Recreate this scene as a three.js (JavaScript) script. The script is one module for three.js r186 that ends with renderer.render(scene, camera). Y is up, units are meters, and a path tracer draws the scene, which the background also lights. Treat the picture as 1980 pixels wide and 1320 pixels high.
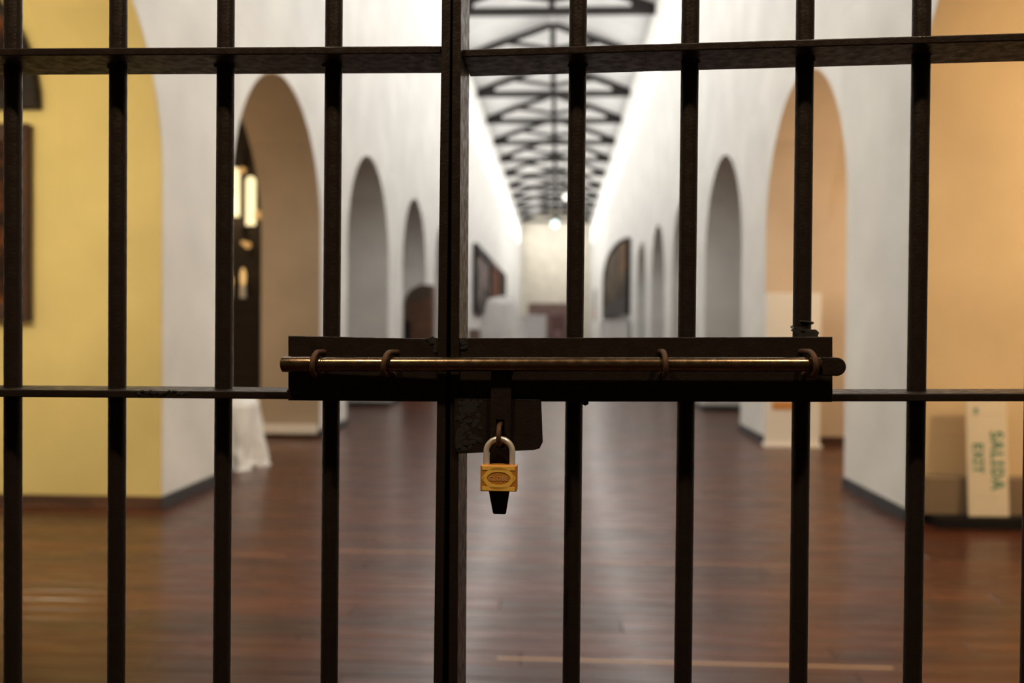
import * as THREE from 'three';
import { RectAreaLightUniformsLib } from 'three/addons/lights/RectAreaLightUniformsLib.js';
import { mergeGeometries } from 'three/addons/utils/BufferGeometryUtils.js';
import { RoundedBoxGeometry } from 'three/addons/geometries/RoundedBoxGeometry.js';
import { ImprovedNoise } from 'three/addons/math/ImprovedNoise.js';
import { FontLoader } from 'three/addons/loaders/FontLoader.js';
import { TextGeometry } from 'three/addons/geometries/TextGeometry.js';

// ---------------------------------------------------------------- camera, light, exposure
const scene = new THREE.Scene();
scene.background = new THREE.Color(0x0a0a0c);
const camera = new THREE.PerspectiveCamera(2 * Math.atan(660 / 1760) * 180 / Math.PI, 1980 / 1320, 0.05, 200);
camera.position.set(0, 1.3, 0);
camera.rotation.order = 'YXZ';
camera.rotation.set(-22 / 1760, Math.atan(88 / 1760), 0.0070);
camera.focus = 0.935;
camera.userData.fStop = 3.7;
scene.add(camera);
const renderer = new THREE.WebGLRenderer({ antialias: true });
renderer.toneMapping = THREE.LinearToneMapping;
renderer.toneMappingExposure = 1.06;
renderer.shadowMap.enabled = true;
RectAreaLightUniformsLib.init();

const HALL_L = -2.84, HALL_R = 2.42, WT = 0.72, NEAR = 1.15, FAR = 70;
const PERIOD = 4.37, ARCH_W = 3.0, ARCH_FAR0 = 6.42, CROWN = 3.89, ARCHES = 6;
const SILL = 7.58, HEAD = 8.9, EAVES = 9.55, RIDGE = 10.62, MID = (HALL_L + HALL_R) / 2;
const DAY = 4.8, DAY_COLOUR = new THREE.Color(1.0, 0.972, 0.935);
for (const s of [-1, 1]) {                     // daylight of the two clerestory bands
  const l = new THREE.RectAreaLight(DAY_COLOUR, DAY, 66, 1.3);
  l.position.set(s < 0 ? HALL_L + 0.01 : HALL_R - 0.01, (SILL + HEAD) / 2, -36);
  l.lookAt(s < 0 ? 10 : -10, (SILL + HEAD) / 2, -36);
  scene.add(l);
}

// ---------------------------------------------------------------- helpers
let seed = 7;
const rnd = () => { seed = (seed * 1664525 + 1013904223) >>> 0; return seed / 4294967296; };
const rr = (a, b) => a + (b - a) * rnd();
const noise = new ImprovedNoise();
const fbm = (x, y, z, o = 4) => { let s = 0, a = 0.5, f = 1; for (let i = 0; i < o; i++) { s += a * noise.noise(x * f, y * f, z * f + i * 7.3); a *= 0.5; f *= 2; } return s; };
const used = new Map();
const numbered = n => { const k = used.get(n) || 0; used.set(n, k + 1); return k ? `${n}_${String(k).padStart(3, '0')}` : n; };
function shadows(m) { m.castShadow = true; m.receiveShadow = true; return m; }
function part(parent, name, geometry, material, x = 0, y = 0, z = 0, label) {
  const m = shadows(new THREE.Mesh(geometry, material)); m.name = numbered(name);
  m.position.set(x, y, z); if (label) m.userData.label = label; parent.add(m); return m;
}
function thing(name, label, category, [x, y, z] = [0, 0, 0], turn = 0, group) {
  const g = new THREE.Group(); g.name = numbered(name); g.position.set(x, y, z); g.rotation.y = turn;
  g.userData = { label, category }; if (group) g.userData.group = group; scene.add(g); return g;
}
function struct(name, label, geometry, material, category = 'wall') {
  const m = geometry ? shadows(new THREE.Mesh(geometry, material)) : new THREE.Group();
  m.name = numbered(name); m.userData = { kind: 'structure', label, category }; scene.add(m); return m;
}
const box = (x0, x1, y0, y1, z0, z1) => { const g = new THREE.BoxGeometry(x1 - x0, y1 - y0, z1 - z0); g.translate((x0 + x1) / 2, (y0 + y1) / 2, (z0 + z1) / 2); return boxUV(g); };
function boxUV(g) {                                            // uv in metres by dominant normal
  g = g.index ? g.toNonIndexed() : g; const p = g.attributes.position, n = g.attributes.normal, uv = new Float32Array(p.count * 2);
  for (let i = 0; i < p.count; i++) {
    const ax = Math.abs(n.getX(i)), ay = Math.abs(n.getY(i)), az = Math.abs(n.getZ(i));
    if (ay >= ax && ay >= az) { uv[2 * i] = p.getX(i); uv[2 * i + 1] = p.getZ(i); }
    else if (ax >= az) { uv[2 * i] = p.getZ(i); uv[2 * i + 1] = p.getY(i); }
    else { uv[2 * i] = p.getX(i); uv[2 * i + 1] = p.getY(i); }
  }
  g.setAttribute('uv', new THREE.BufferAttribute(uv, 2)); return g;
}
const merge = list => mergeGeometries(list.map(g => { const h = g.index ? g.toNonIndexed() : g; for (const k of Object.keys(h.attributes)) if (!['position', 'normal', 'uv'].includes(k)) h.deleteAttribute(k); return h; }));
function bar(a, b, w, h) {                                     // square-section beam from a to b
  const A = new THREE.Vector3(...a), B = new THREE.Vector3(...b), L = A.distanceTo(B);
  const g = new RoundedBoxGeometry(w, h, L, 1, Math.min(w, h) * 0.12);
  const m = new THREE.Matrix4().lookAt(A, B, Math.abs(B.y - A.y) > 0.9 * L ? new THREE.Vector3(0, 0, 1) : new THREE.Vector3(0, 1, 0)); m.setPosition(A.add(B).multiplyScalar(0.5)); g.applyMatrix4(m); return g;
}
function tube(pts, r, seg = 40, rs = 14, tension = 0.5) {
  const c = new THREE.CatmullRomCurve3(pts.map(p => new THREE.Vector3(...p)), false, 'catmullrom', tension);
  const g = new THREE.TubeGeometry(c, seg, r, rs, false);
  const cap = p => { const s = new THREE.SphereGeometry(r, rs, 8); s.translate(p.x, p.y, p.z); return s; };
  return merge([g, cap(c.getPoint(0)), cap(c.getPoint(1))]);
}
function prism(pts, depth, bevel = 0, holes = []) {            // polygon in x,y pushed along +z
  const s = new THREE.Shape(pts.map(p => new THREE.Vector2(...p)));
  for (const h of holes) s.holes.push(new THREE.Path(h.map(p => new THREE.Vector2(...p))));
  return new THREE.ExtrudeGeometry(s, { depth: depth - 2 * bevel, bevelEnabled: bevel > 0, bevelThickness: bevel, bevelSize: bevel, bevelOffset: -bevel, bevelSegments: 2, curveSegments: 24 }).translate(0, 0, bevel);
}
function lump(r, s, freq = 2.2, amp = 0.3) {
  const g = new THREE.IcosahedronGeometry(r, 3), p = g.attributes.position;
  for (let i = 0; i < p.count; i++) { const v = new THREE.Vector3().fromBufferAttribute(p, i), d = v.clone().normalize(); v.multiplyScalar(1 + amp * 2 * fbm(d.x * freq + s, d.y * freq, d.z * freq)); p.setXYZ(i, v.x, v.y, v.z); }
  g.computeVertexNormals(); return g;
}
function weldBead(pts, r, n) {                                 // a run of overlapping weld drops
  const c = new THREE.CatmullRomCurve3(pts.map(p => new THREE.Vector3(...p))), out = [];
  for (let i = 0; i < n; i++) { const p = c.getPoint(n > 1 ? i / (n - 1) : 0), g = lump(r * rr(0.6, 1.15), rr(0, 50), 1.6, 0.22); g.scale(rr(0.9, 1.5), rr(0.6, 0.95), rr(0.35, 0.6)); g.rotateZ(rr(-0.9, 0.9)); g.translate(p.x + rr(-0.3, 0.3) * r, p.y + rr(-0.6, 0.6) * r, p.z); out.push(g); }
  return merge(out);
}
// textures -------------------------------------------------------
function tex(w, h, fn, srgb = true, rx = 1, ry = 1) {
  const d = new Uint8Array(w * h * 4);
  for (let y = 0; y < h; y++) for (let x = 0; x < w; x++) { const c = fn(x / w, y / h), i = (y * w + x) * 4; d[i] = c[0] * 255; d[i + 1] = c[1] * 255; d[i + 2] = c[2] * 255; d[i + 3] = 255; }
  const t = new THREE.DataTexture(d, w, h); t.wrapS = t.wrapT = THREE.RepeatWrapping; t.magFilter = THREE.LinearFilter; t.minFilter = THREE.LinearMipmapLinearFilter; t.generateMipmaps = true;
  if (srgb) t.colorSpace = THREE.SRGBColorSpace; t.repeat.set(rx, ry); t.needsUpdate = true; return t;
}
const cl = v => Math.min(1, Math.max(0, v));
const plasterBump = tex(512, 512, (u, v) => { const n = cl(0.5 + 0.5 * fbm(u * 12, v * 12, 1, 5)); return [n, n, n]; }, false, 0.5, 0.5);
const plasterTone = tex(512, 512, (u, v) => { const n = cl(0.95 + 0.10 * fbm(u * 5, v * 5, 4, 5)); return [n, n, n * 0.995]; }, true, 0.25, 0.25);
const ironBump = tex(256, 256, (u, v) => { const n = cl(0.5 + 0.6 * fbm(u * 26, v * 26, 2, 4)); return [n, n, n]; }, false, 14, 14);
const ironRough = tex(256, 256, (u, v) => { const n = cl(0.62 + 0.5 * fbm(u * 9, v * 9, 9, 5)); return [n, n, n]; }, false, 9, 9);
const boardGrain = [0, 1, 2].map(k => tex(512, 256, (u, v) => {
  const w = fbm(u * 3, v * 26 + k * 9, k * 3 + 0.5, 4), f = fbm(u * 14, v * 120, k + 2.5, 2), t = cl(0.78 + 0.5 * w + 0.16 * f);
  return [t, t * (0.96 + 0.05 * w), t * (0.93 + 0.07 * w)];
}, true, 0.6, 1.4));
const boardRough = tex(512, 256, (u, v) => { const n = cl(0.6 + 0.45 * fbm(u * 5, v * 18, 11, 4)); return [n, n, n]; }, false, 0.7, 1.1);
const boardBump = tex(512, 256, (u, v) => { const n = cl(0.5 + 0.5 * fbm(u * 4, v * 12, 21, 3)); return [n, n, n]; }, false, 0.5, 1.0);
// materials ------------------------------------------------------
const std = o => new THREE.MeshStandardMaterial(o);
const lin = (r, g, b) => new THREE.Color().setRGB(r, g, b);
const plaster = (c) => std({ color: c, map: plasterTone, roughness: 0.9, bumpMap: plasterBump, bumpScale: 0.0015 });
const M = {
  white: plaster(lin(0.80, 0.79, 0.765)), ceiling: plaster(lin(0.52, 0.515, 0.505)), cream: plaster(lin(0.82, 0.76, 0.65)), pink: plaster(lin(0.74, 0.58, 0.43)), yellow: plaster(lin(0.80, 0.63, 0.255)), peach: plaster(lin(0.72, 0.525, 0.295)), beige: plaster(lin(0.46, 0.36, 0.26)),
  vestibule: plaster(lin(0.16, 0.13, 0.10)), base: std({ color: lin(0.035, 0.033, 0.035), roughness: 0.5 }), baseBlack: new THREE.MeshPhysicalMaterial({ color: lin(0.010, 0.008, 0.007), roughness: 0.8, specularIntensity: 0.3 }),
  timber: std({ color: lin(0.015, 0.0105, 0.009), roughness: 0.9, map: boardGrain[0] }),
  iron: new THREE.MeshPhysicalMaterial({ color: lin(0.013, 0.0088, 0.0072), roughness: 0.66, metalness: 0.0, specularIntensity: 0.28, bumpMap: ironBump, bumpScale: 0.0004, roughnessMap: ironRough }),
  weld: new THREE.MeshPhysicalMaterial({ color: lin(0.011, 0.009, 0.008), roughness: 0.42, specularIntensity: 0.7, bumpMap: ironBump, bumpScale: 0.0006 }),
  rod: std({ color: lin(0.115, 0.080, 0.050), roughness: 0.40, metalness: 0.9, bumpMap: ironBump, bumpScale: 0.00006, roughnessMap: ironRough }),
  rust: std({ color: lin(0.10, 0.052, 0.03), roughness: 0.45, metalness: 0.5, bumpMap: ironBump, bumpScale: 0.0002 }),
  brass: std({ color: lin(0.95, 0.60, 0.12), roughness: 0.34, metalness: 0.35 }), brassDark: std({ color: lin(0.50, 0.22, 0.035), roughness: 0.42, metalness: 0.3 }),
  brassText: std({ color: lin(0.66, 0.38, 0.16), roughness: 0.4, metalness: 0.3 }), steel: std({ color: lin(0.80, 0.77, 0.74), roughness: 0.32, metalness: 0.6 }),
  glass: std({ color: 0xffffff, emissive: DAY_COLOUR, emissiveIntensity: 1.5, roughness: 0.4 }), mullion: std({ color: lin(0.8, 0.8, 0.78), roughness: 0.6 }),
  sheet: std({ color: lin(0.60, 0.58, 0.57), roughness: 0.85, side: THREE.DoubleSide }), plastic: std({ color: lin(0.80, 0.775, 0.73), roughness: 0.45 }),
  board: std({ color: lin(0.83, 0.78, 0.70), roughness: 0.6 }), green: std({ color: lin(0.01, 0.17, 0.09), roughness: 0.6 }), orange: std({ color: lin(0.62, 0.27, 0.07), roughness: 0.6 }),
  wood: std({ color: lin(0.17, 0.075, 0.035), roughness: 0.6, map: boardGrain[1] }), woodDark: std({ color: lin(0.024, 0.013, 0.008), roughness: 0.85, map: boardGrain[2] }),
  gilt: std({ color: lin(0.75, 0.42, 0.12), roughness: 0.4, metalness: 0.8 }), lampBody: std({ color: lin(0.05, 0.05, 0.05), roughness: 0.5, metalness: 0.6 }),
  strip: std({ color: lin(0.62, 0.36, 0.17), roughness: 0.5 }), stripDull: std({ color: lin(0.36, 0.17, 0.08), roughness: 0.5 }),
};
const glow = (c, k) => std({ color: 0x332a20, emissive: c, emissiveIntensity: k, roughness: 0.5 });
const boardMats = [];
for (const [r, g, b] of [[0.130, 0.034, 0.012], [0.105, 0.028, 0.011], [0.155, 0.042, 0.014], [0.088, 0.025, 0.010]]) for (let k = 0; k < 3; k++)
  boardMats.push(new THREE.MeshPhysicalMaterial({ color: lin(r, g, b), map: boardGrain[k], roughness: 0.6, roughnessMap: boardRough, bumpMap: boardBump, bumpScale: 0.0010, specularIntensity: 0.35, clearcoat: 0.33, clearcoatRoughness: 0.2 }));

// ---------------------------------------------------------------- floor
const floor = struct('floor', 'polished reddish-brown board floor running down the hall', null, null, 'floor');
part(floor, 'subfloor', box(-6.9, 6.4, -0.20, -0.024, -FAR - 0.3, 3.4), std({ color: lin(0.03, 0.015, 0.01), roughness: 0.8 }));
const PITCH = 0.14, X0 = -6.6, X1 = 6.1;
function boardGeo(len) {                                       // chamfered board, top at y = 0, 2 mm joint
  const a = len / 2 - 0.001, b = PITCH / 2 - 0.001, c = 0.0022, d = 0.024, P = [], N = [], U = [];
  const q = (p0, p1, p2, p3) => { const e1 = new THREE.Vector3().subVectors(p1, p0), e2 = new THREE.Vector3().subVectors(p2, p0), n = e1.cross(e2).normalize(); for (const p of [p0, p1, p2, p0, p2, p3]) { P.push(p.x, p.y, p.z); N.push(n.x, n.y, n.z); U.push(p.x, p.z); } };
  const V = (x, y, z) => new THREE.Vector3(x, y, z), ring = (x, z, y) => [V(-x, y, z), V(x, y, z), V(x, y, -z), V(-x, y, -z)];
  const t = ring(a - c, b - c, 0), m = ring(a, b, -c), l = ring(a, b, -d);
  q(...t); for (let i = 0; i < 4; i++) { const j = (i + 1) % 4; q(m[i], m[j], t[j], t[i]); q(l[i], l[j], m[j], m[i]); }
  const g = new THREE.BufferGeometry(); g.setAttribute('position', new THREE.Float32BufferAttribute(P, 3)); g.setAttribute('normal', new THREE.Float32BufferAttribute(N, 3)); g.setAttribute('uv', new THREE.Float32BufferAttribute(U, 2)); return g;
}
const LENS = [2.2, 2.7, 3.2, 3.7], boardVariants = LENS.map(l => [0, 1, 2].map(() => { const g = boardGeo(l), u = g.attributes.uv, du = rr(0, 9), dv = rr(0, 9); for (let i = 0; i < u.count; i++) u.setXY(i, u.getX(i) + du, u.getY(i) + dv); return g; }));
const farBoards = boardMats.map(() => []);
for (let k = 0, z = 1.135; z < 30; k++, z += PITCH) {
  const zc = -(z + PITCH / 2), single = z > 2.8 && z < 6.45; let x = X0 - rr(0, 2.4);
  while (x < X1) {
    const li = Math.floor(rnd() * 4), vi = Math.floor(rnd() * 3), mi = Math.floor(rnd() * boardMats.length), len = LENS[li], g = boardVariants[li][vi], tilt = rr(-0.0022, 0.0022);
    const xc = x + len / 2; x += len;
    if (single && xc + len / 2 > -4.6 && xc - len / 2 < 3.6) { const m = part(floor, 'board', g, boardMats[mi], xc, 0, zc); m.rotation.x = tilt; }
    else { const h = g.clone(); h.rotateX(tilt); h.translate(xc, 0, zc); farBoards[mi].push(h); }
  }
}
farBoards.forEach((l, i) => { if (l.length) { const m = part(floor, 'boards', mergeGeometries(l), boardMats[i]); m.userData.kind = 'stuff'; } });
part(floor, 'far_floor', box(X0, X1, -0.024, 0, -FAR, -30.01), boardMats[0]);
part(floor, 'entry_floor', box(-2.5, 2.5, -0.024, 0, -1.13, 3.2), boardMats[1]);
for (const [xa, xb, z, w] of [[-0.23, 1.31, 3.585, 0.014], [-1.28, -0.23, 5.265, 0.02], [0.25, 1.4, 5.125, 0.016], [-1.85, -1.55, 5.125, 0.012]]) {  // thin paler strips laid over board joints
  part(floor, 'pale_strip', boxUV(new RoundedBoxGeometry(xb - xa, 0.006, w, 2, 0.0012)), z < 4 ? M.strip : M.stripDull, (xa + xb) / 2, -0.0022, -z, 'pale thin strip along a board joint');
}

// ---------------------------------------------------------------- walls
function arcade(s) {                                           // s = -1 left, 1 right; shape in (distance, height)
  const sh = new THREE.Shape(); sh.moveTo(NEAR, 0); sh.lineTo(FAR, 0); sh.lineTo(FAR, SILL); sh.lineTo(NEAR, SILL); sh.lineTo(NEAR, 0);
  const r = ARCH_W / 2, spring = CROWN - r;
  const body = [];
  // piers and spandrels: one outline with open-bottom arches
  const o = new THREE.Shape(); o.moveTo(NEAR, 0);
  for (let k = 0; k < ARCHES; k++) {
    const f = ARCH_FAR0 + k * PERIOD, n = f - ARCH_W;
    o.lineTo(n, 0); o.lineTo(n, spring); o.absarc(n + r, spring, r, Math.PI, 0, true); o.lineTo(f, 0);
  }
  o.lineTo(FAR, 0); o.lineTo(FAR, SILL); o.lineTo(NEAR, SILL); o.closePath();
  const g = new THREE.ExtrudeGeometry(o, { depth: WT, bevelEnabled: false, curveSegments: 40 });
  // x' = distance -> -z ; y ; z' -> x
  const m = new THREE.Matrix4().set(0, 0, 1, s < 0 ? HALL_L - WT : HALL_R, 0, 1, 0, 0, -1, 0, 0, 0, 0, 0, 0, 1);
  g.applyMatrix4(m);
  const top = box(s < 0 ? HALL_L - WT : HALL_R, s < 0 ? HALL_L : HALL_R + WT, HEAD, EAVES + 0.5, -FAR, -NEAR);
  const back = s < 0 ? box(HALL_L - WT - 0.1, HALL_L - WT, SILL, HEAD, -FAR, -NEAR) : box(HALL_R + WT, HALL_R + WT + 0.1, SILL, HEAD, -FAR, -NEAR);
  return merge([boxUV(g), top, back]);
}
struct('wall_left', 'white plastered arcade wall along the left of the hall', arcade(-1), M.white);
struct('wall_right', 'white plastered arcade wall along the right of the hall', arcade(1), M.white);
{ // far wall and the wall that holds the gate, with a rectangular opening
  struct('wall_far', 'cream white wall at the far end of the hall', box(-6.8, 6.3, 0, RIDGE + 0.6, -FAR - 0.3, -FAR), M.cream);
  const OX0 = -0.955, OX1 = 0.735, OY = 2.0;
  struct('wall_front', 'dark wall that holds the barred gate', merge([box(-6.8, OX0, 0, RIDGE + 0.6, -1.14, -0.86), box(OX1, 6.3, 0, RIDGE + 0.6, -1.14, -0.86), box(OX0, OX1, OY, RIDGE + 0.6, -1.14, -0.86)]), M.white);
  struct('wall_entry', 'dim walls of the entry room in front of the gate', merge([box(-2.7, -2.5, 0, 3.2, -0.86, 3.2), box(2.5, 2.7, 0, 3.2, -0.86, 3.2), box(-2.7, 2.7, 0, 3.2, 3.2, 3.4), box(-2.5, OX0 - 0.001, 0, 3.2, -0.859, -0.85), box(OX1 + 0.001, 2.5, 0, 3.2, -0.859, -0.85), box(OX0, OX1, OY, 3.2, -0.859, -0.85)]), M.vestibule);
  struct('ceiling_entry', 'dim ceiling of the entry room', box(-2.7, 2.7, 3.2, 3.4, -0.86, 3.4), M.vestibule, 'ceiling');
}
{ // roof: two sloping plastered slopes
  const slope = s => { const x = s < 0 ? HALL_L : HALL_R; return prism([[x, EAVES], [MID, RIDGE], [MID, RIDGE + 0.25], [x + s * WT, EAVES + 0.25 - 0.2], [x + s * WT, EAVES - 0.1], [x, EAVES - 0.02]], FAR - 1); };
  const g = merge([slope(-1), slope(1)]); g.translate(0, 0, -FAR);
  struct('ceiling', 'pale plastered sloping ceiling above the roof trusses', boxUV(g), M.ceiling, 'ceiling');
}
// clerestory windows
{
  let n = 0; const L = 4.8;
  for (const s of [-1, 1]) for (let i = 0; i < 14; i++) {
    const z0 = -NEAR - 0.35 - i * L, z1 = z0 - L, x = s < 0 ? HALL_L : HALL_R, xi = x + s * 0.10, xa = Math.min(xi, xi + s * 0.02), xb = Math.max(xi, xi + s * 0.02);
    const w = struct(`window_${++n}`, `bright daylit window number ${i + 1} from the gate in the high band of the ${s < 0 ? 'left' : 'right'} wall`, null, null, 'window');
    part(w, 'pane', box(xa, xb, SILL, HEAD, z1 + 0.02, z0 - 0.02), M.glass);
    const fa = Math.min(x + s * 0.03, xi), fb = Math.max(x + s * 0.03, xi);
    part(w, 'window_frame', merge([box(fa, fb, SILL, HEAD, z0 - 0.03, z0), box(fa, fb, SILL, HEAD, z1, z1 + 0.03), box(fa, fb, SILL, SILL + 0.03, z1 + 0.03, z0 - 0.03), box(fa, fb, HEAD - 0.03, HEAD, z1 + 0.03, z0 - 0.03)]), M.mullion);
  }
}
// side aisles
const AL = -6.6, AR = 6.1, AH = 4.55;
struct('wall_aisle_left', 'outer wall of the left aisle', box(AL - 0.2, AL, 0, AH + 0.2, -FAR, -1.14), M.white);
struct('wall_aisle_right', 'outer wall of the right aisle', box(AR, AR + 0.2, 0, AH + 0.2, -FAR, -1.14), M.white);
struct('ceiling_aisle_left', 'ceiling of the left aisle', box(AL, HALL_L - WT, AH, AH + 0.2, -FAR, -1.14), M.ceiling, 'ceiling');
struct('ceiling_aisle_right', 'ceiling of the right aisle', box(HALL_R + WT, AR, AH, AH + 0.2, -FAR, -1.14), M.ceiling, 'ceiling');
// a coloured cross wall closing a bay flush with the far jamb of arch k, its colour turned onto jamb and soffit
function lining(s, k, x0, x1) {
  const r = ARCH_W / 2, spring = CROWN - r, f = ARCH_FAR0 + k * PERIOD, t = 0.012, c = f - r, o = new THREE.Shape();
  o.moveTo(f, 0); o.lineTo(f, spring); o.absarc(c, spring, r, 0, Math.PI, false); o.lineTo(c - r + t, spring); o.absarc(c, spring, r - t, Math.PI, 0, true); o.lineTo(f - t, 0); o.closePath();
  const g = new THREE.ExtrudeGeometry(o, { depth: WT - 0.004, bevelEnabled: false, curveSegments: 48 });
  g.applyMatrix4(new THREE.Matrix4().set(0, 0, 1, s < 0 ? HALL_L - WT : HALL_R + 0.004, 0, 1, 0, 0, -1, 0, 0, 0, 0, 0, 0, 1));
  return x0 === undefined ? boxUV(g) : merge([boxUV(g), box(x0, x1, 0, AH, -f - 0.2, -f + t)]);
}
struct('wall_bay_left', 'yellow painted cross wall and jamb of the first left bay', lining(-1, 0, AL, HALL_L - WT), M.yellow);
struct('wall_bay_right', 'peach cross wall and jamb of the first right bay', lining(1, 0, HALL_R + WT, AR), M.peach);  // peach plaster colour over cross wall, jamb and soffit
struct('wall_bay_right_2', 'peach cross wall and jamb of the second right bay', lining(1, 1, HALL_R + WT, AR), M.pink);  // same lining in a pinker plaster colour
struct('wall_jamb_left', 'beige jamb and soffit of the second left arch', lining(-1, 1), M.beige);  // beige lining on jamb and soffit only
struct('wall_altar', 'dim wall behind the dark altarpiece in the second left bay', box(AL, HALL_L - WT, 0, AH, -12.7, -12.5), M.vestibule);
for (let k = 2; k < ARCHES; k++) for (const s of [-1, 1]) struct('wall_cross', `white cross wall beyond the ${['', '', 'third', 'fourth', 'fifth', 'sixth'][k]} ${s < 0 ? 'left' : 'right'} arch`, s < 0 ? box(AL, HALL_L - WT, 0, AH, -(ARCH_FAR0 + k * PERIOD) - 0.25, -(ARCH_FAR0 + k * PERIOD) - 0.02) : box(HALL_R + WT, AR, 0, AH, -(ARCH_FAR0 + k * PERIOD) - 0.25, -(ARCH_FAR0 + k * PERIOD) - 0.02), M.white);
// baseboards
for (const s of [-1, 1]) {
  const b = struct(s < 0 ? 'baseboard_left' : 'baseboard_right', `dark grey baseboard along the piers of the ${s < 0 ? 'left' : 'right'} arcade`, null, null, 'baseboard'), H = 0.085, T = 0.02;
  const xf = s < 0 ? HALL_L : HALL_R, X = (a, c) => [Math.min(a, c), Math.max(a, c)];
  for (let k = -1; k < ARCHES; k++) {
    const z0 = k < 0 ? NEAR : ARCH_FAR0 + k * PERIOD, z1 = k + 1 < ARCHES ? ARCH_FAR0 + (k + 1) * PERIOD - ARCH_W : FAR;
    part(b, 'face_board', box(...X(xf, xf - s * T), 0, H, -z1, -z0 + T + 0.012), M.base);
    if (k >= 0) { const xe = xf + s * WT, xe2 = k < 2 && !(s < 0 && k === 1) ? (s < 0 ? AL : AR) : xe; part(b, 'jamb_board', box(...X(xf, xe2), 0, H, -z0 + 0.012, -z0 + T + 0.012), (s < 0 && k === 0) || k === 1 ? M.wood : M.base); }
  }
}

// ---------------------------------------------------------------- roof trusses
{
  const proto = new THREE.Group(), Y = 9.4, hw = (HALL_R - HALL_L) / 2 - 0.01, rise = 1.0, w = 0.16;
  const P = (n, g) => part(proto, n, g, M.timber);
  P('tie_beam', bar([-hw, Y, 0], [hw, Y, 0], w, 0.20));
  for (const s of [-1, 1]) {
    P('rafter', bar([s * (hw - 0.02), Y + 0.09, 0], [s * 0.05, Y + rise, 0], w * 0.9, 0.16));
    P('strut', bar([s * 0.07, Y + 0.30, 0], [s * hw * 0.5, Y + 0.09 + (rise - 0.09) * 0.5 - 0.05, 0], w * 0.7, 0.12));
    P('gusset', prism([[s * hw, Y + 0.02], [s * (hw - 0.62), Y + 0.02], [s * (hw - 0.62), Y + 0.26]], w * 0.7).translate(0, 0, -w * 0.35));
  }
  P('king_post', bar([0, Y, 0], [0, Y + rise + 0.03, 0], w, 0.15));
  const ord = ['first', 'second', 'third', 'fourth', 'fifth', 'sixth', 'seventh', 'eighth', 'ninth', 'tenth', 'eleventh', 'twelfth'];
  used.delete('tie_beam');
  for (let i = 0; i < 12; i++) {
    const t = i ? proto.clone() : proto; t.name = numbered('roof_truss'); scene.add(t); t.position.set(MID, 0, -23.25 - 4.04 * i);
    t.userData = { label: i === 11 ? 'dark timber roof truss nearest the far end wall' : `dark timber king post truss under the ceiling, ${ord[i]} from the gate`, category: 'roof truss', group: 'dark trusses across the hall ceiling' };
  }
}

// ---------------------------------------------------------------- lamps
function lampGlobe(name, label, x, y, z, r, colour, k, I, top) {
  const t = thing(name, label, 'lamp', [x, y, z]);
  part(t, 'globe', new THREE.SphereGeometry(r, 24, 16), glow(colour, k));
  part(t, 'cap', new THREE.CylinderGeometry(r * 0.35, r * 0.5, r * 0.4, 20), M.lampBody, 0, r * 1.05, 0);
  part(t, 'rod', new THREE.CylinderGeometry(0.012, 0.012, top - y - r * 1.2, 10), M.lampBody, 0, (top - y + r * 1.2) / 2, 0);
  if (I) { const l = new THREE.PointLight(colour, I); l.castShadow = true; l.shadow.radius = Math.max(1, r / 0.02); l.position.set(0, 0, 0); t.add(l); }
  return t;
}
lampGlobe('pendant_lamp', 'pale blue-white hanging lamp below the last trusses', -0.25, 9.0, -66, 0.26, lin(0.75, 1, 0.95), 3, 12, RIDGE - 0.0);
lampGlobe('pendant_lamp', 'small warm white hanging lamp beside the nearest gate bar of the right leaf', 0.42, 8.6, -50, 0.16, lin(1, 0.95, 0.85), 3, 8, RIDGE - 0.28);
const WARM = lin(1, 0.76, 0.48);
lampGlobe('bay_lamp', 'warm globe lamp lighting the yellow bay', -4.1, 3.0, -3.3, 0.11, lin(1, 0.86, 0.6), 2, 16, AH);
lampGlobe('bay_lamp', 'warm globe lamp lighting the bay with the exit board', 4.9, 2.75, -4.5, 0.11, WARM, 2, 18, AH);
lampGlobe('bay_lamp', 'warm globe lamp lighting the second right bay', 4.3, 2.7, -8.4, 0.11, WARM, 2, 9, AH);
lampGlobe('bay_lamp', 'added unseen globe lamp warming the second left bay', -5.2, 2.2, -8.2, 0.11, WARM, 2, 6, AH);  // unseen lamp added to warm the second left jamb
lampGlobe('entry_lamp', 'warm lamp on the left of the entry room ceiling', -0.62, 2.8, -0.15, 0.05, WARM, 2, 5.4, 3.2);
lampGlobe('entry_lamp', 'warm lamp on the right of the entry room ceiling', 0.62, 2.8, -0.15, 0.05, WARM, 2, 5.4, 3.2);

// ---------------------------------------------------------------- gate
const GX = -0.1023, GZ = -0.95, TURN = -1.35 * Math.PI / 180;
const lerp = (a, b, t) => a + (b - a) * t;
const AXIS = -0.042, RB = 0.0095;                              // bar axis behind the rail front, bar radius
function leanBar(parent, x1, y1, x2, y2, lo, hi) {
  const at = y => lerp(x1, x2, (y - y1) / (y2 - y1)), g = new THREE.CylinderGeometry(RB, RB, hi - lo, 28, 1), p = g.attributes.position;
  const u = g.attributes.uv; for (let i = 0; i < u.count; i++) u.setXY(i, u.getX(i) * 0.06, u.getY(i) * (hi - lo));
  for (let i = 0; i < p.count; i++) p.setX(i, p.getX(i) + at(p.getY(i) + (lo + hi) / 2));
  return part(parent, 'bar', g, M.iron, 0, (lo + hi) / 2, AXIS);
}
const quad = (a, b, c, d, z0, z1, bev = 0.0008) => boxUV(prism([a, b, c, d], z1 - z0, bev).translate(0, 0, z0));
const railSpan = (xa, xb, yAt, h, z0, z1) => quad([xa, yAt(xa) - h], [xb, yAt(xb) - h], [xb, yAt(xb)], [xa, yAt(xa)], z0, z1, 0.0012);
const RAILZ = -0.074;

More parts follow.
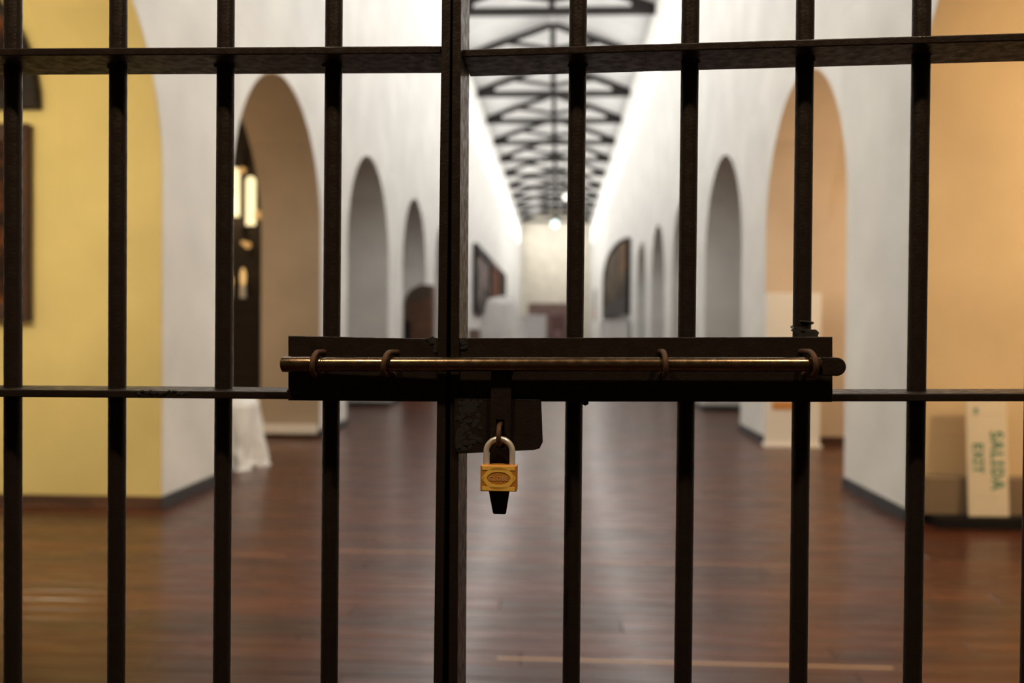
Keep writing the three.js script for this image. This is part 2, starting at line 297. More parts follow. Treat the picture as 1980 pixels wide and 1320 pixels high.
// left leaf (local x = world x - GX)
const left = thing('gate_leaf', 'dark iron barred gate leaf on the left of the centre joint', 'gate', [GX, 0, GZ], 0, null);
{
  for (const [a, b] of [[-0.6101, -0.6102], [-0.4897, -0.4910], [-0.3682, -0.3707], [-0.2476, -0.2496], [-0.7306, -0.7300], [-0.8508, -0.8495]]) leanBar(left, a - GX, 1.6512, b - GX, 0.9438, 0.06, 1.935);
  const x0 = -0.945 - GX, x1 = -0.1240 - GX;
  part(left, 'rail', railSpan(x0, x1, x => 1.5965 - 0.003 * (x - x1), 0.0080, RAILZ, 0), M.iron);
  part(left, 'rail', railSpan(x0, x1, x => 1.2337 + 0.0032 * (x - x1), 0.0080, RAILZ, 0), M.iron);
  part(left, 'rail', railSpan(x0, x1, () => 1.945, 0.02, RAILZ, 0), M.iron);
  part(left, 'rail', railSpan(x0, x1, () => 0.07, 0.02, RAILZ, 0), M.iron);
  const ex = y => lerp(-0.1224, -0.1266, (1.6305 - y) / 0.6618) - GX;
  part(left, 'stile', quad([ex(0.03), 0.03], [ex(0.03) + 0.0093, 0.03], [ex(1.96) + 0.0090, 1.96], [ex(1.96), 1.96], -0.066, 0.008, 0.001), M.iron);
  part(left, 'stile', box(-0.95 - GX, -0.935 - GX, 0.03, 1.96, -0.066, 0.008), M.iron);
  part(left, 'added_gap_strip', quad([-0.1255 - GX, 0.03], [-0.1065 - GX, 0.03], [-0.1045 - GX, 1.96], [-0.1205 - GX, 1.96], -0.0705, -0.0664, 0.0005), M.iron);  // added behind the joint to block hall light coming through the gap
  part(left, 'lock_plate', quad([-0.2830 - GX, 1.2243], [-0.1246 - GX, 1.2247], [-0.1239 - GX, 1.2903], [-0.2833 - GX, 1.2924], -0.0005, 0.005), M.iron);
}
// right leaf (turned a little towards the viewer at its far end)
const right = thing('gate_leaf', 'dark iron barred gate leaf on the right of the centre joint, with the hasp plate', 'gate', [GX, 0, GZ], TURN, null);
{
  for (const [a, b] of [[0.1209, 0.1191], [0.2407, 0.2394], [0.3610, 0.3613], [0.4808, 0.4800], [0.6005, 0.5997], [0.7205, 0.7200]]) leanBar(right, a, 1.6420, b, 0.9617, 0.06, 1.935);
  const x0 = 0.0006, x1 = 0.80;
  part(right, 'rail', railSpan(x0, x1, x => 1.5924 + 0.0138 * x, 0.0078, RAILZ, 0), M.iron);
  part(right, 'rail', railSpan(x0, x1, x => 1.2325 + 0.0133 * x, 0.0080, RAILZ, 0), M.iron);
  part(right, 'rail', railSpan(x0, x1, () => 1.945, 0.02, RAILZ, 0), M.iron);
  part(right, 'rail', railSpan(x0, x1, () => 0.07, 0.02, RAILZ, 0), M.iron);
  part(right, 'stile', quad([-0.0086, 0.03], [0.0016, 0.03], [-0.0002, 1.96], [-0.0088, 1.96], -0.066, 0.008, 0.001), M.iron);
  part(right, 'stile', box(0.80, 0.815, 0.03, 1.96, -0.066, 0.008), M.iron);
  part(right, 'lock_plate', quad([0.0006, 1.2252], [0.3813, 1.2295], [0.3805, 1.2955], [0.0005, 1.2913], -0.0005, 0.005), M.iron);
  part(right, 'hasp_plate', boxUV(prism([[-0.0038, 1.2290], [-0.0032, 1.1765], [0.0010, 1.1715], [0.0790, 1.1766], [0.0850, 1.1783], [0.0882, 1.1850], [0.0860, 1.2290]], 0.0065, 0.0008).translate(0, 0, 0.0055)), M.iron, 0, 0, 0, 'iron tab hanging below the lock plate');
}
// loops that guide the bolt: two on the left plate, two on the right
function guideLoop(parent, x, y, z, lean, m) {
  const R = 0.0118, pts = [[0, R, 0.003 - z]];
  for (let i = 0; i <= 10; i++) { const a = Math.PI / 2 - Math.PI * i / 10; pts.push([0, Math.sin(a) * R, Math.cos(a) * R]); }
  pts.push([0, -R, 0.003 - z]);
  const g = part(parent, 'guide_loop', tube(pts, 0.0028, 60, 14), m, x, y, z, 'bent iron loop around the bolt'); g.rotation.z = lean; g.rotation.y = lean * 1.6; return g;
}
guideLoop(left, -0.1464, 1.2640, 0.0185, -0.10, M.rust); guideLoop(left, -0.0715, 1.2646, 0.0203, -0.16, M.rust);
guideLoop(right, 0.2097, 1.2673, 0.022, 0.06, M.rust); guideLoop(right, 0.3546, 1.2688, 0.022, 0.14, M.rust);
{ // staple standing out of the hasp plate, through the strap slot
  const R = 0.0098, cy = 1.1935, z = 0.0275, pts = [[0, R, 0.0105 - z]];
  for (let i = 0; i <= 10; i++) { const a = Math.PI / 2 - Math.PI * i / 10; pts.push([0, Math.sin(a) * R, Math.cos(a) * R]); }
  pts.push([0, -R, 0.0105 - z]);
  part(right, 'staple', tube(pts, 0.0026, 60, 14), M.rust, 0.0447, cy, z, 'rusty staple that carries the padlock');
}
// welds
const W = (p, pts, r, n) => part(p, 'weld_bead', weldBead(pts, r, n), M.weld);
W(left, [[-0.231 - GX, 1.2310, 0.0054], [-0.20 - GX, 1.2345, 0.0054], [-0.165 - GX, 1.2325, 0.0054]], 0.0034, 34);
W(left, [[-0.278 - GX, 1.2335, 0.0040], [-0.262 - GX, 1.2300, 0.0045]], 0.0028, 8);
W(left, [[-0.134 - GX, 1.2885, 0.005], [-0.126 - GX, 1.2860, 0.005], [-0.127 - GX, 1.2775, 0.005]], 0.0032, 12);
W(left, [[-0.2835 - GX, 1.2345, 0.001], [-0.2835 - GX, 1.2320, 0.001]], 0.0022, 3);
W(left, [[-0.45 - GX, 1.2305, 0], [-0.395 - GX, 1.2310, 0]], 0.0022, 16);
W(right, [[0.0040, 1.2895, 0.005], [0.0055, 1.2800, 0.005]], 0.0033, 9);
{ // rough spatter over the left half of the hasp plate
  const l = []; for (let i = 0; i < 70; i++) { const t = rnd() * rnd(), x = 0.001 + 0.027 * t, y = rr(1.176, 1.226), g = lump(rr(0.0022, 0.0042), rr(0, 60), 1.5, 0.25); g.scale(rr(0.8, 1.6), rr(0.5, 1), 0.3); g.rotateZ(rr(-1.5, 1.5)); g.translate(x, y, 0.0119); l.push(g); }
  part(right, 'weld_bead', merge(l), M.weld, 0, 0, 0, 'rough weld spatter');
}
W(right, [[0.092, 1.2370, 0.0054], [0.12, 1.2395, 0.0054], [0.155, 1.2365, 0.0054]], 0.0028, 24);
W(right, [[0.355, 1.2985, -0.033], [0.364, 1.2960, -0.031], [0.3715, 1.2965, -0.033]], 0.0058, 12);
W(right, [[0.128, 1.2260, -0.03], [0.132, 1.2235, -0.035]], 0.004, 5);
{ // twist of tie wire round the fourth bar from the joint, just above the plate
  const pts = []; for (let i = 0; i <= 46; i++) { const a = i / 46 * Math.PI * 4.6; pts.push([0.3610 + Math.cos(a) * (0.0108 + 0.0012 * Math.sin(i)), 1.2985 + 0.011 * i / 46 + 0.002 * Math.sin(a * 0.5 + 1), AXIS + Math.sin(a) * 0.0112]); }
  part(right, 'tie_wire', tube(pts, 0.0011, 160, 8), M.weld, 0, 0, 0, 'thin wire twisted around a bar');
}
for (const [p, xs, yf] of [[left, [-0.4903, -0.3690, -0.2484], () => 1.5886], [right, [0.1208, 0.2406, 0.3610, 0.4808], x => 1.5846 + 0.0138 * x]])
  for (const x of xs) W(p, [0, 1, 2, 3, 4].map(i => { const a = Math.PI * (0.1 + 0.2 * i); return [(p === left ? x - GX : x) + Math.cos(a) * RB, yf(x) , AXIS + Math.sin(a) * RB]; }), 0.0022, 9);

// sliding bolt
const bolt = thing('sliding_bolt', 'long bronze-coloured sliding bolt held across both gate leaves', 'bolt', [GX, 0, GZ], TURN);
{
  const BZ = 0.022, y = u => 1.2638 + 0.0094 * (u + 0.1);
  const lathe = (u0, u1, prof) => { const g = new THREE.LatheGeometry(prof.map(([t, r]) => new THREE.Vector2(r, t)), 32); g.rotateZ(-Math.PI / 2); return g; };
  const L = 0.3672 + 0.1831;
  const prof = [[0, 0], [0, 0.0066], [0.0012, 0.0082], [0.030, 0.0083], [0.0312, 0.0079], [0.042, 0.0077], [0.0425, 0.0072], [0.045, 0.0070], [0.0455, 0.0075], [L - 0.02, 0.0074], [L, 0.0074], [L, 0]];
  const g = lathe(0, 0, prof); const u = g.attributes.uv; for (let i = 0; i < u.count; i++) u.setXY(i, u.getX(i) * 0.05, g.attributes.position.getX(i));
  const m = part(bolt, 'rod', g, M.rod, -0.1831, y(-0.1831), BZ); m.rotation.z = 0.0094;
  const hs = new THREE.Shape(); hs.moveTo(0, -0.0091); hs.lineTo(0.0135, -0.0091); hs.absarc(0.0142, 0, 0.0091, -Math.PI / 2, Math.PI / 2, false); hs.lineTo(0, 0.0091); hs.closePath();
  const hg = boxUV(new THREE.ExtrudeGeometry(hs, { depth: 0.011, bevelEnabled: true, bevelThickness: 0.0016, bevelSize: 0.0014, bevelOffset: -0.0014, bevelSegments: 3, curveSegments: 18 }));
  const h = part(bolt, 'handle', hg, M.iron, 0.3640, 1.2665, 0.0175, 'rounded dark iron end tab'); h.rotation.z = -0.03;
  part(bolt, 'strap', boxUV(prism([[0.0350, 1.2615], [0.0333, 1.1340], [0.0377, 1.1117], [0.0388, 1.1108], [0.0500, 1.1108], [0.0511, 1.1117], [0.0546, 1.1340], [0.0560, 1.2615]], 0.005, 0.0006, [[[0.0405, 1.1790], [0.0489, 1.1790], [0.0489, 1.2080], [0.0405, 1.2080]]]).translate(0, 0, 0.0128)), M.iron, 0, 0, 0, 'flat dark hasp strap hanging from the rod');
  part(bolt, 'weld_bead', weldBead([[0.040, 1.2545, 0.0195], [0.047, 1.2540, 0.0205], [0.054, 1.2548, 0.0195]], 0.0030, 9), M.weld);
}

// padlock
const font = await new FontLoader().loadAsync('fonts/droid/droid_sans_bold.typeface.json');
{
  const PX = 0.0449, PY = 1.1373, PZ = 0.0285, c = Math.cos(TURN), s = Math.sin(TURN);
  const lock = thing('padlock', 'small brass padlock with a steel shackle hanging from the hasp staple', 'padlock', [GX + PX * c + PZ * s, PY, GZ - PX * s + PZ * c], TURN);
  const w = 0.0368, h = 0.0264, d = 0.0146;
  const shape = new THREE.Shape(); shape.moveTo(-w / 2, 0.0006); shape.lineTo(-w / 2 + 0.0006, 0); shape.lineTo(w / 2 - 0.0006, 0); shape.lineTo(w / 2, 0.0006); shape.lineTo(w / 2, h - 0.0006); shape.lineTo(w / 2 - 0.0006, h); shape.lineTo(-w / 2 + 0.0006, h); shape.lineTo(-w / 2, h - 0.0006); shape.closePath();
  part(lock, 'body', new THREE.ExtrudeGeometry(shape, { depth: d - 0.002, bevelEnabled: true, bevelThickness: 0.001, bevelSize: 0.0012, bevelOffset: -0.0012, bevelSegments: 3 }).translate(0, 0, -d / 2 + 0.001), M.brassDark);
  // raised face: bands above and below, a bordered lens in the middle, recessed corners
  const cx = 0, cy = h / 2, lens = (a, b, n = 40) => Array.from({ length: n }, (_, i) => { const t = i / n * 2 * Math.PI, ct = Math.cos(t), st = Math.sin(t); return [cx + a * Math.sign(ct) * Math.pow(Math.abs(ct), 0.82), cy + b * Math.sign(st) * Math.pow(Math.abs(st), 1.35)]; });
  const outer = lens(0.0158, 0.0112), inner = lens(0.0122, 0.0066);
  const border = prism(outer, 0.0007, 0.0001, [inner]).translate(0, 0, d / 2 - 0.0002);
  part(lock, 'emblem', border, M.brass, 0, 0, 0, 'raised bright lens-shaped border');
  const bandG = (y0, y1) => prism([[-w / 2 + 0.0018, y0], [w / 2 - 0.0018, y0], [w / 2 - 0.0018, y1], [-w / 2 + 0.0018, y1]], 0.0007, 0.0001).translate(0, 0, d / 2 - 0.0002);
  part(lock, 'band', bandG(0.0009, 0.0048), M.brass); part(lock, 'band', bandG(h - 0.0048, h - 0.0009), M.brass);
  for (const q of [-1, 1]) part(lock, 'side_point', prism([[q * 0.0152, cy - 0.0035], [q * 0.0172, cy], [q * 0.0152, cy + 0.0035], [q * 0.0145, cy]], 0.0007, 0.0001).translate(0, 0, d / 2 - 0.0002), M.brass);
  const tg = new TextGeometry('GLOBE', { font, size: 0.0046, depth: 0.0005, curveSegments: 4 }); tg.computeBoundingBox(); const bb = tg.boundingBox; tg.translate(-(bb.min.x + bb.max.x) / 2, -(bb.min.y + bb.max.y) / 2, 0); tg.scale(0.98, 1, 1);
  part(lock, 'lettering', tg, M.brassText, 0, cy, d / 2 - 0.0001, 'raised lettering reading GLOBE');
  const R = 0.0133, ty = 1.1763 - PY, pts = [[-R, h - 0.004, 0], [-R, (h + ty) / 2, 0], [-R, ty, 0]];
  for (let i = 1; i < 12; i++) { const a = Math.PI - Math.PI * i / 12; pts.push([Math.cos(a) * R, ty + Math.sin(a) * R, 0]); }
  pts.push([R, ty, 0], [R, (h + ty) / 2, 0], [R, h - 0.004, 0]);
  part(lock, 'shackle', tube(pts, 0.003, 90, 18), M.steel);
}

// ---------------------------------------------------------------- things in the hall
function paint(w, h, fn) { return new THREE.MeshPhysicalMaterial({ map: tex(w, h, fn), roughness: 0.8, specularIntensity: 0.4 }); }
const mix = (a, b, t) => a.map((v, i) => lerp(v, b[i], cl(t)));
function framed(name, label, category, pos, turn, outline, frameW, depth, canvas, frameMat, group) {   // outline: picture edge in x,y around its base; faces +z
  const t = thing(name, label, category, pos, turn, group);
  const c = outline.reduce((a, p) => [a[0] + p[0] / outline.length, a[1] + p[1] / outline.length], [0, 0]);
  const w = Math.max(...outline.map(p => p[0])) - Math.min(...outline.map(p => p[0])), h = Math.max(...outline.map(p => p[1])) - Math.min(...outline.map(p => p[1]));
  const inner = outline.map(([x, y]) => [c[0] + (x - c[0]) * (1 - 2 * frameW / w), c[1] + (y - c[1]) * (1 - 2 * frameW / h)]);
  part(t, 'frame', prism(outline, depth, 0.012, [inner]), frameMat);
  const g = prism(inner.map(p => p), depth * 0.4); const p = g.attributes.position, u = g.attributes.uv, x0 = Math.min(...outline.map(q => q[0])), y0 = Math.min(...outline.map(q => q[1]));
  for (let i = 0; i < p.count; i++) u.setXY(i, (p.getX(i) - x0) / w, (p.getY(i) - y0) / h);
  part(t, 'canvas', g, canvas); return t;
}
const rect = (w, h) => [[-w / 2, 0], [w / 2, 0], [w / 2, h], [-w / 2, h]];
const halfRound = (w, n = 28) => { const o = [[-w / 2, 0]]; for (let i = 0; i <= n; i++) { const a = Math.PI * i / n; o.push([w / 2 * Math.cos(a), w / 2 * Math.sin(a)]); } return o.slice(1); };
const dark = [0.10, 0.05, 0.03], rust = [0.50, 0.26, 0.10], ochre = [0.62, 0.42, 0.16];
framed('framed_painting', 'dark brown framed painting hung on the yellow bay wall', 'painting', [-4.90, 1.34, -6.40], 0, rect(2.22, 1.41), 0.13, 0.09, paint(256, 160, (u, v) => mix(mix(dark, rust, fbm(u * 5, v * 5, 3) * 2.4 + 0.3), ochre, fbm(u * 9, v * 9, 8) * 2.2 - 0.1)), std({ color: lin(0.085, 0.036, 0.016), roughness: 0.75, map: boardGrain[1] }));
framed('lunette_painting', 'dark half-round painting hung above the framed painting on the yellow wall', 'painting', [-4.90, 2.86, -6.40], 0, halfRound(2.36), 0.10, 0.08, paint(256, 128, (u, v) => mix([0.12, 0.06, 0.03], rust, fbm(u * 5, v * 4, 13) * 2.2)), M.woodDark);

// altarpiece in the second left bay
{
  const t = thing('altarpiece', 'tall black carved altarpiece with lit golden niches seen through the second left arch', 'altarpiece', [-5.0, 0, -12.22]);
  const W2 = 1.95, put = (n, g, m, x = 0, y = 0, z = 0, l) => part(t, n, g, m, x, y, z, l);
  put('plinth', boxUV(new RoundedBoxGeometry(2.2, 0.46, 0.5, 2, 0.02)), M.peach, 0, 0.23, 0, 'pale plinth');
  put('cabinet', boxUV(new RoundedBoxGeometry(W2, 1.25, 0.34, 2, 0.02)), M.woodDark, 0, 0.46 + 0.625, 0);
  const back = [[-W2 / 2, 0], [W2 / 2, 0], [W2 / 2, 1.9]]; for (let i = 0; i <= 16; i++) { const a = Math.PI * i / 16; back.push([W2 / 2 * Math.cos(a), 1.9 + 0.85 * Math.sin(a)]); } back.push([-W2 / 2, 1.9]);
  put('retable', boxUV(prism(back, 0.12, 0.01)), M.woodDark, 0, 1.71, -0.14);
  const nicheMat = glow(lin(1, 0.80, 0.42), 1.5);
  for (const x of [0.82, 0.60, 0.38, -0.1, -0.4, -0.7]) {
    const pts = [[-0.065, 0], [0.065, 0]]; for (let i = 0; i <= 8; i++) { const a = Math.PI * i / 8; pts.push([0.065 * Math.cos(a), 0.60 + 0.065 * Math.sin(a)]); }
    const y = x === 0.82 ? 2.70 : 2.82; put('niche_light', prism(pts, 0.03, 0.004), nicheMat, x, y, 0.0, 'tall warm lit niche');
    const col = new THREE.LatheGeometry([[0, 0], [0.035, 0], [0.035, 0.05], [0.02, 0.08], [0.022, 0.6], [0.018, 0.95], [0.032, 1.0], [0.032, 1.06], [0, 1.06]].map(p => new THREE.Vector2(...p)), 16);
    put('column', col, M.woodDark, x - 0.11, 2.6, 0.03);
  }
  for (const [x, y, r] of [[0.78, 2.43, 0.045], [0.70, 3.44, 0.05], [0.93, 2.84, 0.06], [0.72, 2.46, 0.03], [-0.3, 2.42, 0.05]]) put('gilt_ornament', lump(r, x * 9, 3, 0.25), glow(lin(1, 0.52, 0.16), 0.6), x, y, 0.02, 'gilded ornament with lamp gleam put in as its own glow');  // lamp gleam on the gilding put in as emission
  for (const [x, y, hh] of [[0.73, 1.86, 0.26], [0.55, 1.86, 0.16], [-0.2, 1.86, 0.2], [-0.6, 1.86, 0.2]]) {
    const f = put('flame', new THREE.SphereGeometry(0.04, 14, 10).scale(0.9, hh / 0.08, 0.9), glow(lin(1, 0.58, 0.2), 0.9), x, y + hh / 2, 0.05, 'candle flame');
    put('candle', new THREE.CylinderGeometry(0.035, 0.04, 0.17, 16), M.plastic, x, 1.71 + 0.085, 0.05);
  }
  const l = new THREE.PointLight(lin(1, 0.72, 0.38), 1.2); l.position.set(0.5, 3.0, 0.35); l.castShadow = true; l.shadow.radius = 6; t.add(l);
}
// sheeted bundle beside the left pier
function drape(w, h, d, seedv, taper = 0.3, fold = 0.12, capAt = 0.78) {     // closed cloth-covered form, base at y = 0
  const nu = 96, nv = 40, P = [], I = [];
  for (let j = 0; j <= nv; j++) for (let i = 0; i < nu; i++) {
    const v = j / nv, a = i / nu * 2 * Math.PI, e = v < capAt ? 1 - taper * v + 0.10 * Math.exp(-v * 14) : (1 - taper * capAt) * Math.sqrt(Math.max(0, 1 - Math.pow((v - capAt) / (1 - capAt), 2))), fd = 1 + (1 - v) * fold * (fbm(Math.cos(a) * 2.6 + seedv, Math.sin(a) * 2.6, v * 0.9, 3) * 2.4) + 0.25 * fold * Math.sin(a * 9 + 3 * fbm(v * 3, a, seedv)) * (1 - v);
    const sq = 1 / Math.pow(Math.pow(Math.abs(Math.cos(a)), 3) + Math.pow(Math.abs(Math.sin(a)), 3), 1 / 3);
    P.push(Math.cos(a) * sq * e * fd * w / 2, v * h * (1 + 0.06 * fbm(Math.cos(a) * 1.5 + seedv, Math.sin(a) * 1.5, 2)), Math.sin(a) * sq * e * fd * d / 2);
  }
  for (let j = 0; j < nv; j++) for (let i = 0; i < nu; i++) { const a = j * nu + i, b = j * nu + (i + 1) % nu, c = a + nu, e = b + nu; I.push(a, c, b, b, c, e); }
  const g = new THREE.BufferGeometry(); g.setAttribute('position', new THREE.Float32BufferAttribute(P, 3)); g.setIndex(I); g.computeVertexNormals();
  g.setAttribute('uv', new THREE.Float32BufferAttribute(new Float32Array(P.length / 3 * 2), 2)); return g;
}
{
  const t = thing('wrapped_bundle', 'lumpy bundle wrapped in white plastic sheet on the floor by the left pier', 'bundle', [-3.14, 0, -8.55], 0.2);
  part(t, 'sheet', drape(0.60, 0.71, 0.85, 3, 0.10, 0.24), M.plastic);
  part(t, 'sheet_fold', lump(0.2, 5, 1.8, 0.25).scale(0.8, 1.15, 1.3), M.plastic, 0.16, 0.21, -0.05);
  part(t, 'sheet_hem', new THREE.TorusGeometry(0.30, 0.03, 8, 48).rotateX(Math.PI / 2).scale(1.0, 1, 1.4), M.plastic, 0, 0.03, 0);
}
{
  const t = thing('white_plank', 'long white plank lying on the floor against the second left jamb', 'plank', [-3.25, 0, -10.72], 0);
  part(t, 'plank', boxUV(new RoundedBoxGeometry(0.78, 0.11, 0.06, 2, 0.008)), M.board, 0, 0.10, 0);
  for (const x of [-0.3, 0.3]) part(t, 'batten', boxUV(new RoundedBoxGeometry(0.06, 0.045, 0.06, 1, 0.004)), M.woodDark, x, 0.0225, 0);
}
// exit board in the first right bay, on its low plinth
{
  const t = thing('low_plinth', 'low brown plinth with a black base below the exit board', 'plinth', [3.86, 0, -6.28]);
  part(t, 'body', boxUV(new RoundedBoxGeometry(2.7, 0.25, 0.13, 2, 0.006)), std({ color: lin(0.20, 0.135, 0.075), roughness: 0.7 }), -0.03, 0.20, -0.05);
  part(t, 'base', boxUV(new RoundedBoxGeometry(2.66, 0.075, 0.24, 2, 0.006)), M.baseBlack, 0.0, 0.0375, 0, 'black kick base');
  const s = thing('exit_board', 'white board with green SALIDA EXIT lettering standing on its end on the low plinth', 'sign', [2.888, 0.077, -6.225]);
  s.rotation.x = -0.055; s.rotation.z = 0.012;
  part(s, 'board', boxUV(new RoundedBoxGeometry(0.264, 0.80, 0.018, 2, 0.004)), std({ color: lin(0.70, 0.58, 0.40), roughness: 0.7 }), 0, 0.40, 0);
  const word = (txt, size, x, y) => { const g = new TextGeometry(txt, { font, size, depth: 0.0015, curveSegments: 5 }); g.rotateZ(-Math.PI / 2); g.computeBoundingBox(); const b = g.boundingBox; g.translate(-(b.min.x + b.max.x) / 2, -b.max.y, 0); part(s, 'lettering', g, M.green, x, y, 0.0088, `green lettering reading ${txt}`); };
  word('SALIDA', 0.083, 0.062, 0.568); word('EXIT', 0.070, -0.062, 0.485);
  part(s, 'arrow', prism([[-0.02, 0], [0, 0.024], [0.02, 0], [0.008, 0], [0.008, -0.024], [-0.008, -0.024], [-0.008, 0]], 0.0015), M.green, -0.070, 0.705, 0.0088, 'small green arrow mark');
  for (const y of [0.675, 0.125]) part(s, 'score_line', box(-0.115, 0.115, y - 0.002, y + 0.002, 0.0088, 0.0096), std({ color: lin(0.55, 0.45, 0.33), roughness: 0.7 }));
}
// display pedestal in the second right arch
{
  const t = thing('information_stand', 'tall white information stand with an orange plaque standing in the second right arch', 'stand', [2.66, 0, -10.45], -0.03);
  part(t, 'panel', boxUV(new RoundedBoxGeometry(0.60, 1.74, 0.10, 2, 0.008)), M.board, 0, 0.87, 0);
  part(t, 'plaque', boxUV(new RoundedBoxGeometry(0.40, 0.10, 0.012, 2, 0.003)), M.orange, -0.03, 0.475, 0.054, 'orange plaque');
  part(t, 'foot', boxUV(new RoundedBoxGeometry(0.63, 0.03, 0.2, 2, 0.006)), M.board, 0, 0.015, 0);
}
// brown cabinet beyond the fourth left arch
{
  const t = thing('wooden_shrine', 'brown wooden shrine with a rounded top standing by the fourth left arch', 'shrine', [-2.78, 0, -18.2], 0.0);
  const w = 0.58, o = [[-w / 2, 0], [w / 2, 0], [w / 2, 2.16]]; for (let i = 0; i <= 12; i++) { const a = Math.PI / 2 * i / 12; o.push([w / 2 - 0.26 - 0.32 * Math.sin(a), 2.16 - 0.42 * (1 - Math.cos(a))]); }
  part(t, 'body', boxUV(prism(o, 0.4, 0.01)), M.wood, 0, 0, -0.2);
  part(t, 'hood', boxUV(prism([[-0.27, 1.78], [0.27, 1.96], [0.28, 2.18], [0.04, 2.20], [-0.18, 2.04], [-0.28, 1.84]], 0.44, 0.01)), std({ color: lin(0.07, 0.045, 0.03), roughness: 0.7 }), 0, 0, -0.22);
  part(t, 'side_panel', boxUV(prism([[-0.28, 0.9], [-0.16, 0.95], [-0.14, 1.42], [-0.28, 1.52]], 0.03, 0.004)), M.baseBlack, 0, 0, 0.2, 'black panel on the lower left');
}
// covered statue, box, screen and chair towards the far end
{
  const t = thing('covered_statue', 'large form under a pale grey dust sheet in the middle of the far hall', 'statue', [-1.55, 0, -25], 0);
  part(t, 'dust_sheet', drape(1.80, 2.2, 1.5, 11, 0.60, 0.22, 0.94), M.sheet);
  const b = thing('white_box', 'plain white box standing right of the sheeted form', 'box', [-0.72, 0, -28]);
  part(b, 'carton', boxUV(new RoundedBoxGeometry(0.72, 1.66, 0.6, 2, 0.02)), M.sheet, 0, 0.83, 0); part(b, 'lid', boxUV(new RoundedBoxGeometry(0.76, 0.10, 0.64, 2, 0.015)), M.sheet, 0, 1.71, 0);
  const k = thing('wooden_stool', 'small dark wooden stool beside the left edge of the sheeted form', 'stool', [-2.2, 0, -24]);
  part(k, 'seat', boxUV(new RoundedBoxGeometry(0.30, 0.30, 0.3, 2, 0.03)), std({ color: lin(0.16, 0.11, 0.08), roughness: 0.7 }), 0, 1.17, 0);
  for (const [x, z] of [[-0.11, -0.11], [0.11, -0.11], [-0.11, 0.11], [0.11, 0.11]]) part(k, 'leg', boxUV(new RoundedBoxGeometry(0.05, 1.03, 0.05, 1, 0.006)), M.woodDark, x, 0.515, z);
  const s = thing('display_screen', 'wide low brown printed screen across the far end of the hall', 'screen', [-0.35, 0, -46]);
  part(s, 'print', box(-1.15, 1.15, 0.35, 2.66, -0.04, 0.04), paint(256, 256, (u, v) => { const y = Math.exp(-((u - 0.18) ** 2 + (v - 0.88) ** 2) * 180); return mix(mix([0.56, 0.48, 0.44], [0.48, 0.38, 0.36], 0.5 + 2 * fbm(u * 5, v * 5, 3)), [0.85, 0.76, 0.5], y); }));
  for (const x of [-1.0, 1.0]) part(s, 'foot', boxUV(new RoundedBoxGeometry(0.06, 0.36, 0.4, 1, 0.006)), M.woodDark, x, 0.18, 0);
  const c = thing('draped_chair', 'maroon upholstered chair in front of the brown screen', 'chair', [0.02, 0, -34]);
  part(c, 'backrest', boxUV(new RoundedBoxGeometry(0.52, 1.3, 0.16, 4, 0.06)), std({ color: lin(0.13, 0.065, 0.065), roughness: 0.8 }), 0, 1.25, -0.2);
  part(c, 'cushion', boxUV(new RoundedBoxGeometry(0.32, 0.34, 0.1, 4, 0.04)), std({ color: lin(0.26, 0.15, 0.15), roughness: 0.85 }), 0, 1.12, -0.05);
  part(c, 'seat', boxUV(new RoundedBoxGeometry(0.56, 0.14, 0.55, 3, 0.04)), std({ color: lin(0.13, 0.065, 0.065), roughness: 0.8 }), 0, 0.52, 0);
  for (const [x, z] of [[-0.24, -0.22], [0.24, -0.22], [-0.24, 0.22], [0.24, 0.22]]) part(c, 'leg', boxUV(new RoundedBoxGeometry(0.05, 0.46, 0.05, 1, 0.006)), M.woodDark, x, 0.23, z);
}
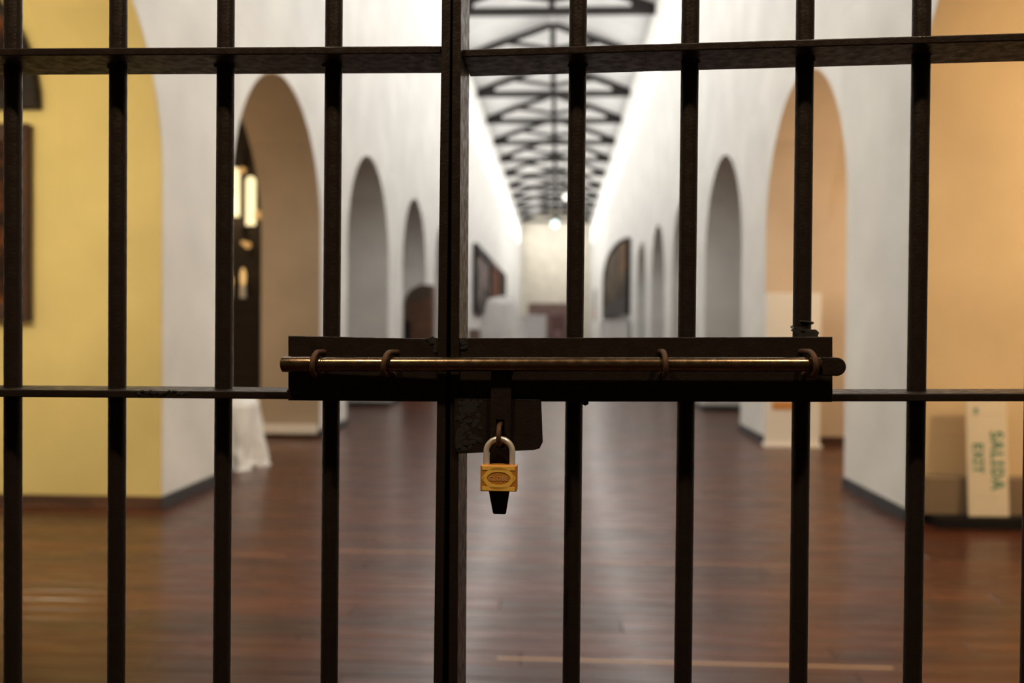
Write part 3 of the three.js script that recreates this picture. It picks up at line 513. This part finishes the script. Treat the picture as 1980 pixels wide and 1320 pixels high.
// paintings on the long walls
const T = Math.PI / 2;
framed('wall_painting', 'grey painting on the left hall wall above the sheeted form, nearest the gate', 'painting', [HALL_L + 0.01, 1.9, -33.4], T, rect(6.6, 2.28), 0.25, 0.16, paint(128, 64, (u, v) => mix([0.50, 0.44, 0.42], [0.16, 0.13, 0.12], fbm(u * 5, v * 5, 5) * 2 + (v < 0.45 ? 0.55 : 0.1))), M.woodDark);
framed('wall_painting', 'orange brown painting on the left hall wall, behind the sheeted form', 'painting', [HALL_L + 0.01, 1.95, -39.9], T, rect(6.0, 2.22), 0.2, 0.16, paint(128, 64, (u, v) => mix([0.46, 0.24, 0.10], [0.22, 0.10, 0.06], fbm(u * 5, v * 5, 15) * 2 + 0.3)), M.wood);
framed('wall_painting', 'dark greenish painting on the left hall wall, farthest from the gate', 'painting', [HALL_L + 0.01, 2.0, -45.2], T, rect(3.6, 2.15), 0.2, 0.16, paint(128, 64, (u, v) => mix([0.30, 0.25, 0.17], [0.14, 0.11, 0.08], fbm(u * 5, v * 5, 25) * 2 + 0.3)), M.woodDark);
{
  const o = [[-8, 0], [8, 0]]; for (let i = 0; i <= 24; i++) { const t = 1 - i / 24, q = (t - 0.42) / 0.58; o.push([-8 + 16 * (1 - i / 24), t < 0.42 ? 1.9 + 1.05 * Math.sqrt(Math.max(0, 1 - Math.pow((0.42 - t) / 0.42, 2))) : 2.95 - 0.4 * q * q]); }
  framed('arched_painting', 'large dark arched painting with a gold corner on the right hall wall', 'painting', [HALL_R - 0.01, 1.85, -38.4], -T, o, 0.35, 0.16, paint(256, 64, (u, v) => { const gold = u > 0.70 && v > 0.55 ? 0.75 : 0; return mix(mix([0.34, 0.28, 0.17], [0.13, 0.09, 0.06], fbm(u * 9, v * 3, 35) * 2 + 0.35 + (u > 0.6 ? 0.3 : 0)), [0.55, 0.36, 0.12], gold * (0.7 + fbm(u * 9, v * 5, 3))); }), M.woodDark);
  const n = thing('notice_board', 'small dark notice panel on the right wall beyond the arched painting', 'notice', [HALL_R - 0.03, 1.95, -59], -T);
  part(n, 'panel', boxUV(new RoundedBoxGeometry(2.2, 2.0, 0.05, 2, 0.01)), std({ color: lin(0.12, 0.11, 0.10), roughness: 0.7 }), 0, 1.0, 0); part(n, 'label', boxUV(new RoundedBoxGeometry(2.0, 0.7, 0.02, 2, 0.005)), std({ color: lin(0.6, 0.33, 0.22), roughness: 0.7 }), 0, 0.45, 0.035);
  const c = thing('white_counter', 'long low white counter along the right wall under the arched painting', 'counter', [2.0, 0, -33]);
  part(c, 'counter_body', boxUV(new RoundedBoxGeometry(0.7, 1.60, 5.6, 2, 0.02)), M.sheet, 0, 0.8, 0); part(c, 'counter_top', boxUV(new RoundedBoxGeometry(0.76, 0.06, 5.7, 2, 0.015)), M.sheet, 0, 1.63, 0);
}
renderer.render(scene, camera);
